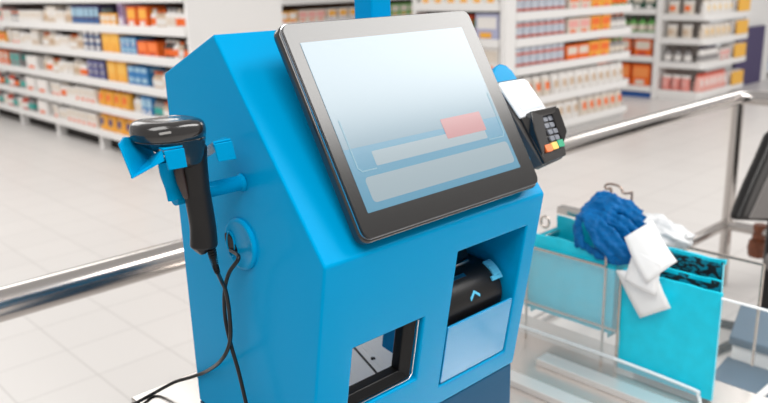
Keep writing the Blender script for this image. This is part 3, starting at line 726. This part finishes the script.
# fifth shelf
fa(4, ct, (.16, .2, .17), (PK, TE, WH), 11.0, 12.0, 'pink and teal carton')
mix(4, 9.6, 10.98, (Wc, Wc, Cn), 3); mix(4, 8.72, 9.6, (Bc, Wc, Wt), 2)
fa(4, ct, (.11, .2, .21), (NV, LB, BL), 8.0, 8.70, 'navy blue carton')
fa(4, ct, (.12, .2, .13), (YL, CR, WH), 7.60, 7.98, 'orange yellow carton with a pale label')
fa(4, ct, (.10, .2, .24), (LV, (120, 90, 130), WH), 7.40, 7.58, 'lavender carton')
fa(4, ct, (.17, .2, .20), (OG, YL, WH), 6.90, 7.38, 'bright orange carton')
mix(4, 6.24, 6.88, (Bo, Bw, Bn), 2)
# fourth
fa(3, ct, (.18, .2, .14), (YL, OG, WH), 10.95, 12.0, 'yellow orange carton')
mix(3, 9.8, 10.92, (Wt, Wc, Bw, Wo), 2); mix(3, 8.5, 9.8, (Bc, Bn, Wc, Bw), 2)
fa(3, ct, (.12, .2, .075), (NV, WH, LB), 8.03, 8.48, 'flat navy carton', 3)
fa(3, ct, (.19, .2, .26), (YL, (250, 190, 80), (240, 170, 60)), 7.60, 8.0, 'tall plain yellow carton')
fa(3, ct, (.11, .2, .09), (BL, LB, WH), 7.22, 7.58, 'small blue carton', 2)
fa(3, ct, (.19, .2, .15), (OG, (250, 130, 60), RD), 6.80, 7.20, 'orange carton')
mix(3, 6.24, 6.78, (Bd, Bn, Bo, Bd), 1)
# third
fa(2, ct, (.14, .2, .2), (OG, CR, WH), 11.0, 12.0, 'orange carton')
fa(2, ct, (.15, .2, .19), (GY, TE, TE), 10.55, 10.95, 'teal and grey carton')
fa(2, ct, (.36, .2, .17), (WH, (244, 240, 236), OG), 9.8, 10.5, 'wide white carton with orange base mark')
mix(2, 8.5, 9.78, (Bo, Bc, Wc, Bw, Bn), 2)
fa(2, ct, (.14, .2, .07), (NV, (110, 110, 160), WH), 8.0, 8.46, 'flat navy carton', 3)
fa(2, ct, (.21, .2, .23), (YL, (246, 190, 84), YL), 7.5, 7.96, 'large plain yellow carton')
fa(2, ct, (.13, .2, .10), (BL, LB, BL), 7.05, 7.48, 'small blue carton', 2)
mix(2, 6.24, 7.0, (Bd, Bt, Bw, Bn), 2)
# second
mix(1, 10.55, 12.0, (Bt, Bd, Br), 2)
fa(1, ct, (.34, .2, .18), (WH, (246, 240, 236), OG), 9.7, 10.5, 'wide white carton with orange base mark')
mix(1, 8.35, 9.66, (Wo, Wo, Wc, Bo), 2)
fa(1, pu, (.16, .12, .21), (YL, OG, (170, 96, 40)), 7.55, 8.32, 'yellow orange pouch')
mix(1, 6.24, 7.5, (Bb, Bw, Bn, Bt), 2)
# lowest
mix(0, 10.35, 12.0, (Bt, Br, Bw), 2)
fa(0, ct, (.34, .2, .18), (WH, (246, 240, 236), OG), 9.66, 10.32, 'wide white carton with orange base mark')
mix(0, 8.4, 9.64, (Wo, Wo, Bw), 3)
fa(0, pu, (.18, .12, .22), (YL, NV, OG), 7.3, 8.36, 'yellow orange pouch with dark print')
mix(0, 6.3, 7.25, (Br, Wc, Bd), 2)
# top
mix(5, 6.3, 12.0, (Wc, Wt, Bw, Wo), 4)

# ------------------------------------------------------------------ back shelf between the gondolas
YB_ = 9.5
B0 = thing('gondola_shelf', 'white wall shelving far behind the kiosk, seen left and right of the blue pole', 'shelf unit', (8.6, 9.75, 0))
bm = new(); box(bm, (6.2, 9.98, 0), (11.5, 10.02, 2.4)); obj('back_panel', bm, mat('shelf_back_far', (110, 84, 66), .7), B0)
for i, z in enumerate((.1, .45, .75, 1.03, 1.39, 1.75)):
    bm = new(); box(bm, (6.2, YB_ + .02, z - .02), (11.5, 9.98, z + .012)); sh = obj('shelf', bm, WHITE, B0)
    bm = new(); box(bm, (6.2, YB_, z - .06), (11.5, YB_ + .02, z + .05)); obj('price_rail', bm, WHITE, sh, bevel=.004)
def fb(zi, kind, dims, cols, a, b, what, stack=1):
    z, nm = ((1.042, 'fourth shelf'), (1.402, 'upper shelf'))[zi]
    rowfill(kind, dims, cols, a, b, 'y', YB_ + .03, z, '%s, %s of the far wall shelving' % (what, nm), '%s, far wall, %s' % (what, nm), None, stack)
fb(0, ct, (.15, .2, .19), (YL, WH, OG), 6.6, 7.25, 'yellow carton')
fb(0, ct, (.17, .2, .20), (CR, PK, OG), 7.28, 7.8, 'cream carton')
fb(0, ct, (.17, .2, .20), (WH, YL, LV), 7.82, 8.5, 'white carton with yellow panel')
fb(0, ct, (.2, .2, .22), (GR, CR, YL), 9.0, 9.85, 'light green carton')
fb(0, ct, (.2, .2, .20), (WH, GY, CR), 9.9, 10.8, 'white carton with grey panel')
fb(1, ct, (.2, .2, .2), (WH, CR, YL), 6.6, 11.0, 'pale carton')

# ------------------------------------------------------------------ middle gondola: end bay facing the camera plus its left side
MB = thing('gondola_shelf', 'white end bay of shelves with cans and pouches right of the monitor', 'shelf unit', (7.1, 4.9, 0))
XB0, XB1, YF = 5.92, 8.33, 4.58
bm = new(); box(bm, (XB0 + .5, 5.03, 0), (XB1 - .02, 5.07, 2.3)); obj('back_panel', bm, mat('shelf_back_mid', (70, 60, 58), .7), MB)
bm = new(); box(bm, (XB0, YF, 0), (XB0 + .17, YF + .07, 2.3)); obj('upright', bm, WHITE, MB, bevel=.01)
bm = new(); box(bm, (XB0 + .17, YF + .06, 0), (XB1 - .05, 5.02, .05)); obj('plinth', bm, WHITE, MB)
BZ = (.114, .414, .737, 1.012, 1.262, 1.55)
for z in BZ:
    def outl(y0, x1, r):
        return [(XB0 + .172, y0)] + [(x1 - r + r * math.sin(a), y0 + r - r * math.cos(a)) for a in [k * PI / 2 / 6 for k in range(7)]] + [(x1, 5.02), (XB0 + .172, 5.02)]
    bm = new(); prism(bm, [(x, y, z - .02) for x, y in outl(YF + .012, XB1 - .012, .1)], (0, 0, .03)); sh = obj('shelf', bm, WHITE, MB)
    bm = new(); o1 = outl(YF, XB1, .11)[:-2] + [(XB1, 5.02)]; o2 = outl(YF + .011, XB1 - .011, .10)[:-2] + [(XB1 - .011, 5.02)]
    for k in range(len(o1) - 1):
        prism(bm, [(o1[k][0], o1[k][1], z - .045), (o1[k + 1][0], o1[k + 1][1], z - .045), (o2[k + 1][0], o2[k + 1][1], z - .045), (o2[k][0], o2[k][1], z - .045)], (0, 0, .08))
    obj('price_rail', bm, WHITE, sh)
for i, z in enumerate((.1, .40, .70, 1.02, 1.36, 1.72)):                        # shelves of the left side
    bm = new(); box(bm, (XB0 + .01, YF + .075, z - .02), (XB0 + .16, 5.75, z + .012)); sh = obj('side_shelf', bm, WHITE, MB)
    bm = new(); box(bm, (XB0 - .01, YF + .075, z - .045), (XB0 + .009, 5.75, z + .035)); obj('price_rail', bm, WHITE, sh)
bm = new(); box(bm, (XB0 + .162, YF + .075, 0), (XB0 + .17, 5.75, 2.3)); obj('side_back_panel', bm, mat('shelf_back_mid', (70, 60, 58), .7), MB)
bm = new(); box(bm, (XB0, 5.75, 0), (XB0 + .5, 5.80, 2.3)); obj('upright', bm, WHITE, MB)
NB = ('lowest row', 'second row', 'third row', 'fourth row', 'fifth row')
def fm(i, kind, dims, cols, a, b, what, stack=1):
    rowfill(kind, dims, cols, a, b, 'y', YF + .02, BZ[i] + .011, '%s, %s of the middle end bay' % (what, NB[i]), '%s, middle bay, %s' % (what, NB[i]), None, stack)
STL = (200, 207, 218); RB = (206, 96, 72)
for i in (2, 3, 4):
    fm(i, cn, (.115, .115, .105), (STL, RB, (210, 214, 222)), 6.13, 6.98, 'grey can with a red band', 2)
fm(4, ct, (.20, .2, .20), (CR, OG, PK), 7.0, 7.42, 'cream carton with orange panel'); fm(4, ct, (.19, .2, .20), (YL, OG, OG), 7.43, 7.84, 'yellow and orange carton'); fm(4, bt, (.10, .1, .2), (GR, OG, LB), 7.86, 8.2, 'green and orange bottle')
fm(3, ct, (.20, .2, .17), (CR, PK, OG), 7.0, 7.42, 'cream carton with pink panel'); fm(3, ct, (.19, .2, .18), (YL, OG, OG), 7.43, 7.84, 'yellow and orange carton'); fm(3, bt, (.10, .1, .18), (GY, WH, OG), 7.86, 8.2, 'grey bottle with white label')
fm(2, ct, (.20, .2, .17), (OG, CR, OG), 7.0, 7.42, 'orange carton with cream panel'); fm(2, ct, (.19, .2, .18), (YL, OG, OG), 7.43, 7.84, 'yellow and orange carton'); fm(2, bt, (.10, .1, .18), (GY, CR, GR), 7.86, 8.2, 'grey bottle with cream label')
fm(1, pu, (.135, .10, .235), (CR, OG, WH), 6.13, 6.75, 'cream pouch with orange print'); fm(1, pu, (.135, .10, .235), (WH, TN, WH), 6.77, 8.2, 'white pouch with tan print')
fm(0, pu, (.135, .10, .235), (WH, TN, CR), 6.13, 7.3, 'white pouch with tan print'); fm(0, pu, (.135, .10, .235), (CR, OG, WH), 7.32, 8.2, 'cream pouch with orange print')
def fs(z, kind, dims, cols, a, b, what, nm, stack=1):
    rowfill(kind, dims, cols, a, b, 'x', XB0 + .01, z, '%s, %s on the side of the middle unit' % (what, nm), '%s, middle unit side, %s' % (what, nm), None, stack)
fs(1.372, ct, (.16, .12, .2), (WH, OG, YL), 4.68, 5.7, 'white carton with orange panel', 'upper shelf')
fs(1.032, ct, (.28, .12, .26), ((176, 178, 206), WH, YL), 4.67, 4.97, 'large pale blue carton with yellow mark', 'fourth shelf')
fs(1.032, ct, (.12, .12, .24), (RD, GR, WH), 5.0, 5.7, 'red and green carton', 'fourth shelf')
fs(.712, ct, (.2, .12, .26), (WH, CR, OG), 4.67, 5.7, 'white carton with cream panel', 'third shelf')
fs(.412, ct, (.2, .12, .22), (CR, WH, OG), 4.67, 5.7, 'cream carton', 'second shelf')

# ------------------------------------------------------------------ right gondola
MC = thing('gondola_shelf', 'white rounded end bay of shelves with yellow price cards at the upper right', 'shelf unit', (10.5, 4.8, 0))
XC0, XC1, YC = 9.74, 11.25, 4.39
bm = new(); box(bm, (9.72, 4.985, 0), (9.95, 5.06, 2.4)); obj('upright', bm, WHITE, MC, bevel=.01)
bm = new(); box(bm, (9.95, 5.0, 0), (11.2, 5.04, 1.6)); obj('back_panel', bm, mat('shelf_back_pale', (206, 196, 190), .7), MC)
bm = new(); box(bm, (11.30, 4.62, 0), (12.27, 4.66, .84)); obj('purple_panel', bm, mat('purple_panel', (74, 64, 104), .6), MC)
bm = new(); box(bm, (12.27, 4.60, 0), (12.48, 4.66, .84)); obj('upright', bm, WHITE, MC, bevel=.01)
bm = new(); box(bm, (11.66, 4.67, .80), (15.5, 4.72, 2.4)); obj('header_panel', bm, WHITE, MC)
bm = new(); box(bm, (XC0 + .01, YC + .03, 0), (XC0 + .95, 4.98, .085)); obj('plinth', bm, WHITE, MC, bevel=.004)
CZ = (.10, .47, .78, 1.08, 1.40)
def outc(e):
    x0, x1, y0, r = XC0 + e, XC1 - e, YC + e, .22
    r2 = .06
    o = [(x0, 4.98)] + [(x0 + r2 - r2 * math.cos(a), y0 + r2 - r2 * math.sin(a)) for a in [k * PI / 2 / 4 for k in range(5)]]
    o += [(x1 - r + r * math.sin(a), y0 + r - r * math.cos(a)) for a in [k * PI / 2 / 8 for k in range(9)]] + [(x1, 4.98)]
    return o
for z in CZ:
    bm = new(); prism(bm, [(x, y, z - .02) for x, y in outc(.012)], (0, 0, .03)); sh = obj('shelf', bm, WHITE, MC)
    bm = new(); o1, o2 = outc(0), outc(.011)
    for k in range(len(o1) - 1):
        prism(bm, [(o1[k][0], o1[k][1], z - .045), (o1[k + 1][0], o1[k + 1][1], z - .045), (o2[k + 1][0], o2[k + 1][1], z - .045), (o2[k][0], o2[k][1], z - .045)], (0, 0, .08))
    obj('price_rail', bm, WHITE, sh)
NC = ('lowest row', 'second row', 'third row', 'fourth row', 'fifth row')
for i in range(4):
    bm = new(); box(bm, (10.66, YC - .009, CZ[i] + .03), (11.03, YC - .001, CZ[i] + .21)); tag(obj('price_card', bm, pc((244, 184, 66)), None, loc=(10.9, YC - .008, CZ[i])), 'yellow price card in front of the %s of the right end bay' % NC[i], 'price card')
def fc(i, kind, dims, cols, a, b, what, face='y', stack=1):
    rowfill(kind, dims, cols, a, b, face, (YC + .03 if face == 'y' else XC0 + .02), CZ[i] + .011, '%s, %s of the right end bay%s' % (what, NC[i], ', left side' if face == 'x' else ''), '%s, right bay, %s, %s' % (what, NC[i], face), None, stack)
fc(0, pu, (.13, .10, .25), ((238, 176, 166), WH, RD), 9.80, 10.62, 'pink pouch'); fc(0, pu, (.12, .10, .22), ((232, 150, 140), PK, WH), 4.56, 4.96, 'red and pink pouch', 'x')
fc(1, bt, (.11, .1, .22), (WH, GY, (70, 60, 96)), 9.80, 10.30, 'white bottle with dark cap'); fc(1, ct, (.13, .12, .16), (WH, PK, RD), 10.31, 10.62, 'white and pink carton'); fc(1, bt, (.10, .1, .2), (GY, WH, DK), 4.56, 4.96, 'grey bottle with dark cap', 'x')
fc(2, pu, (.14, .10, .20), (CR, (236, 200, 140), WH), 9.80, 10.62, 'cream pouch'); fc(2, pu, (.14, .10, .19), (CR, TN, WH), 4.56, 4.96, 'cream pouch with tan print', 'x')
fc(3, pu, (.15, .10, .20), (WH, (236, 206, 150), CR), 9.80, 10.62, 'white pouch'); fc(3, pu, (.15, .10, .19), (CR, OG, WH), 4.56, 4.96, 'cream pouch with orange print', 'x')
for i in range(4):
    fc(i, ct, (.20, .14, .2), ((232, 230, 230), WH, GY), 10.64, 11.06, 'pale carton behind the yellow card')
# recessed bay with orange packs left of that post
ob = thing('gondola_shelf', 'white shelf bay of orange packs between the middle bay and the rounded right bay', 'shelf unit', (10.0, 5.6, 0))
bm = new(); box(bm, (10.10, 5.07, 0), (10.14, 6.4, 2.4)); obj('back_panel', bm, mat('shelf_back_pale', (206, 196, 190), .7), ob)
bm = new(); box(bm, (9.78, 5.07, 0), (10.09, 6.4, .09)); obj('plinth', bm, mat('blue_plinth', (40, 92, 168), .5), ob)
OZ = (.13, .53, .84, 1.15, 1.46)
for z in OZ:
    bm = new(); box(bm, (9.755, 5.07, z - .02), (10.09, 6.4, z + .011)); sh = obj('shelf', bm, WHITE, ob)
    bm = new(); box(bm, (9.735, 5.07, z - .045), (9.754, 6.4, z + .035)); obj('price_rail', bm, WHITE, sh)
def fo(i, kind, dims, cols, what, nm):
    rowfill(kind, dims, cols, 5.09, 6.3, 'x', 9.76, OZ[i] + .012, '%s, %s of the recessed bay' % (what, nm), '%s, recessed bay, %s' % (what, nm))
fo(0, ct, (.26, .2, .30), (OG, (248, 150, 80), CR), 'large orange pack', 'lowest shelf'); fo(1, ct, (.24, .2, .24), (OG, CR, RD), 'orange pack with a cream panel', 'second shelf')
fo(2, bt, (.12, .12, .22), (GR, CR, DG), 'green bottle', 'third shelf'); fo(3, ct, (.16, .2, .22), (DG, CR, WH), 'dark green pack', 'fourth shelf')
# far right shelf at the picture edge
fr = thing('gondola_shelf', 'partly seen shelf of pale packs at the far right edge', 'shelf unit', (13.3, 5.0, 0))
bm = new(); box(bm, (12.5, 5.12, 0), (14.6, 5.16, .8)); obj('back_panel', bm, WHITE, fr)
for z in (.1, .4, .68):
    bm = new(); box(bm, (12.5, 4.73, z - .03), (14.6, 5.11, z + .011)); obj('shelf', bm, WHITE, fr)
for z, c, nm in ((.112, (LB, NV, WH), 'lowest'), (.412, (PK, LV, OG), 'middle')):
    rowfill(ct, (.2, .2, .24), c, 12.52, 14.2, 'y', 4.76, z, '%s pack on the %s shelf at the far right edge' % ('pale blue' if c[0] == LB else 'pink', nm), 'packs, far right, ' + nm)

# ------------------------------------------------------------------ light
w = bpy.data.worlds.new('world'); scene.world = w; w.use_nodes = True
bgn = w.node_tree.nodes['Background']; bgn.inputs[0].default_value = (1, .985, .97, 1); bgn.inputs[1].default_value = .55
def area(name, loc, sx, sy, power, rot=(0, 0, 0), colr=(1, .98, .95)):
    l = bpy.data.lights.new(name, 'AREA'); l.shape = 'RECTANGLE'; l.size = sx; l.size_y = sy; l.energy = power; l.color = colr
    o = bpy.data.objects.new(name, l); col.objects.link(o); o.location = loc; o.rotation_euler = rot; return o
area('unseen_overhead_light', (3.8, -.85, 3.6), 4.0, 1.3, 152)
area('unseen_overhead_light', (-.8, -.7, 3.6), 3.0, 2.0, 125)  # unseen lamp added behind the camera to brighten kiosk and bag faces
area('unseen_overhead_light', (1.3, 7.5, 3.6), 3, 7, 165)
area('unseen_overhead_light', (5.2, 7.5, 3.6), 1, 5, 70)
area('unseen_overhead_light', (9, 1.6, 3.6), 6, 1.4, 125)

vs = scene.view_settings
vs.view_transform = 'Standard'; vs.look = 'None'; vs.gamma = 1; vs.use_curve_mapping = False; vs.exposure = 0.0
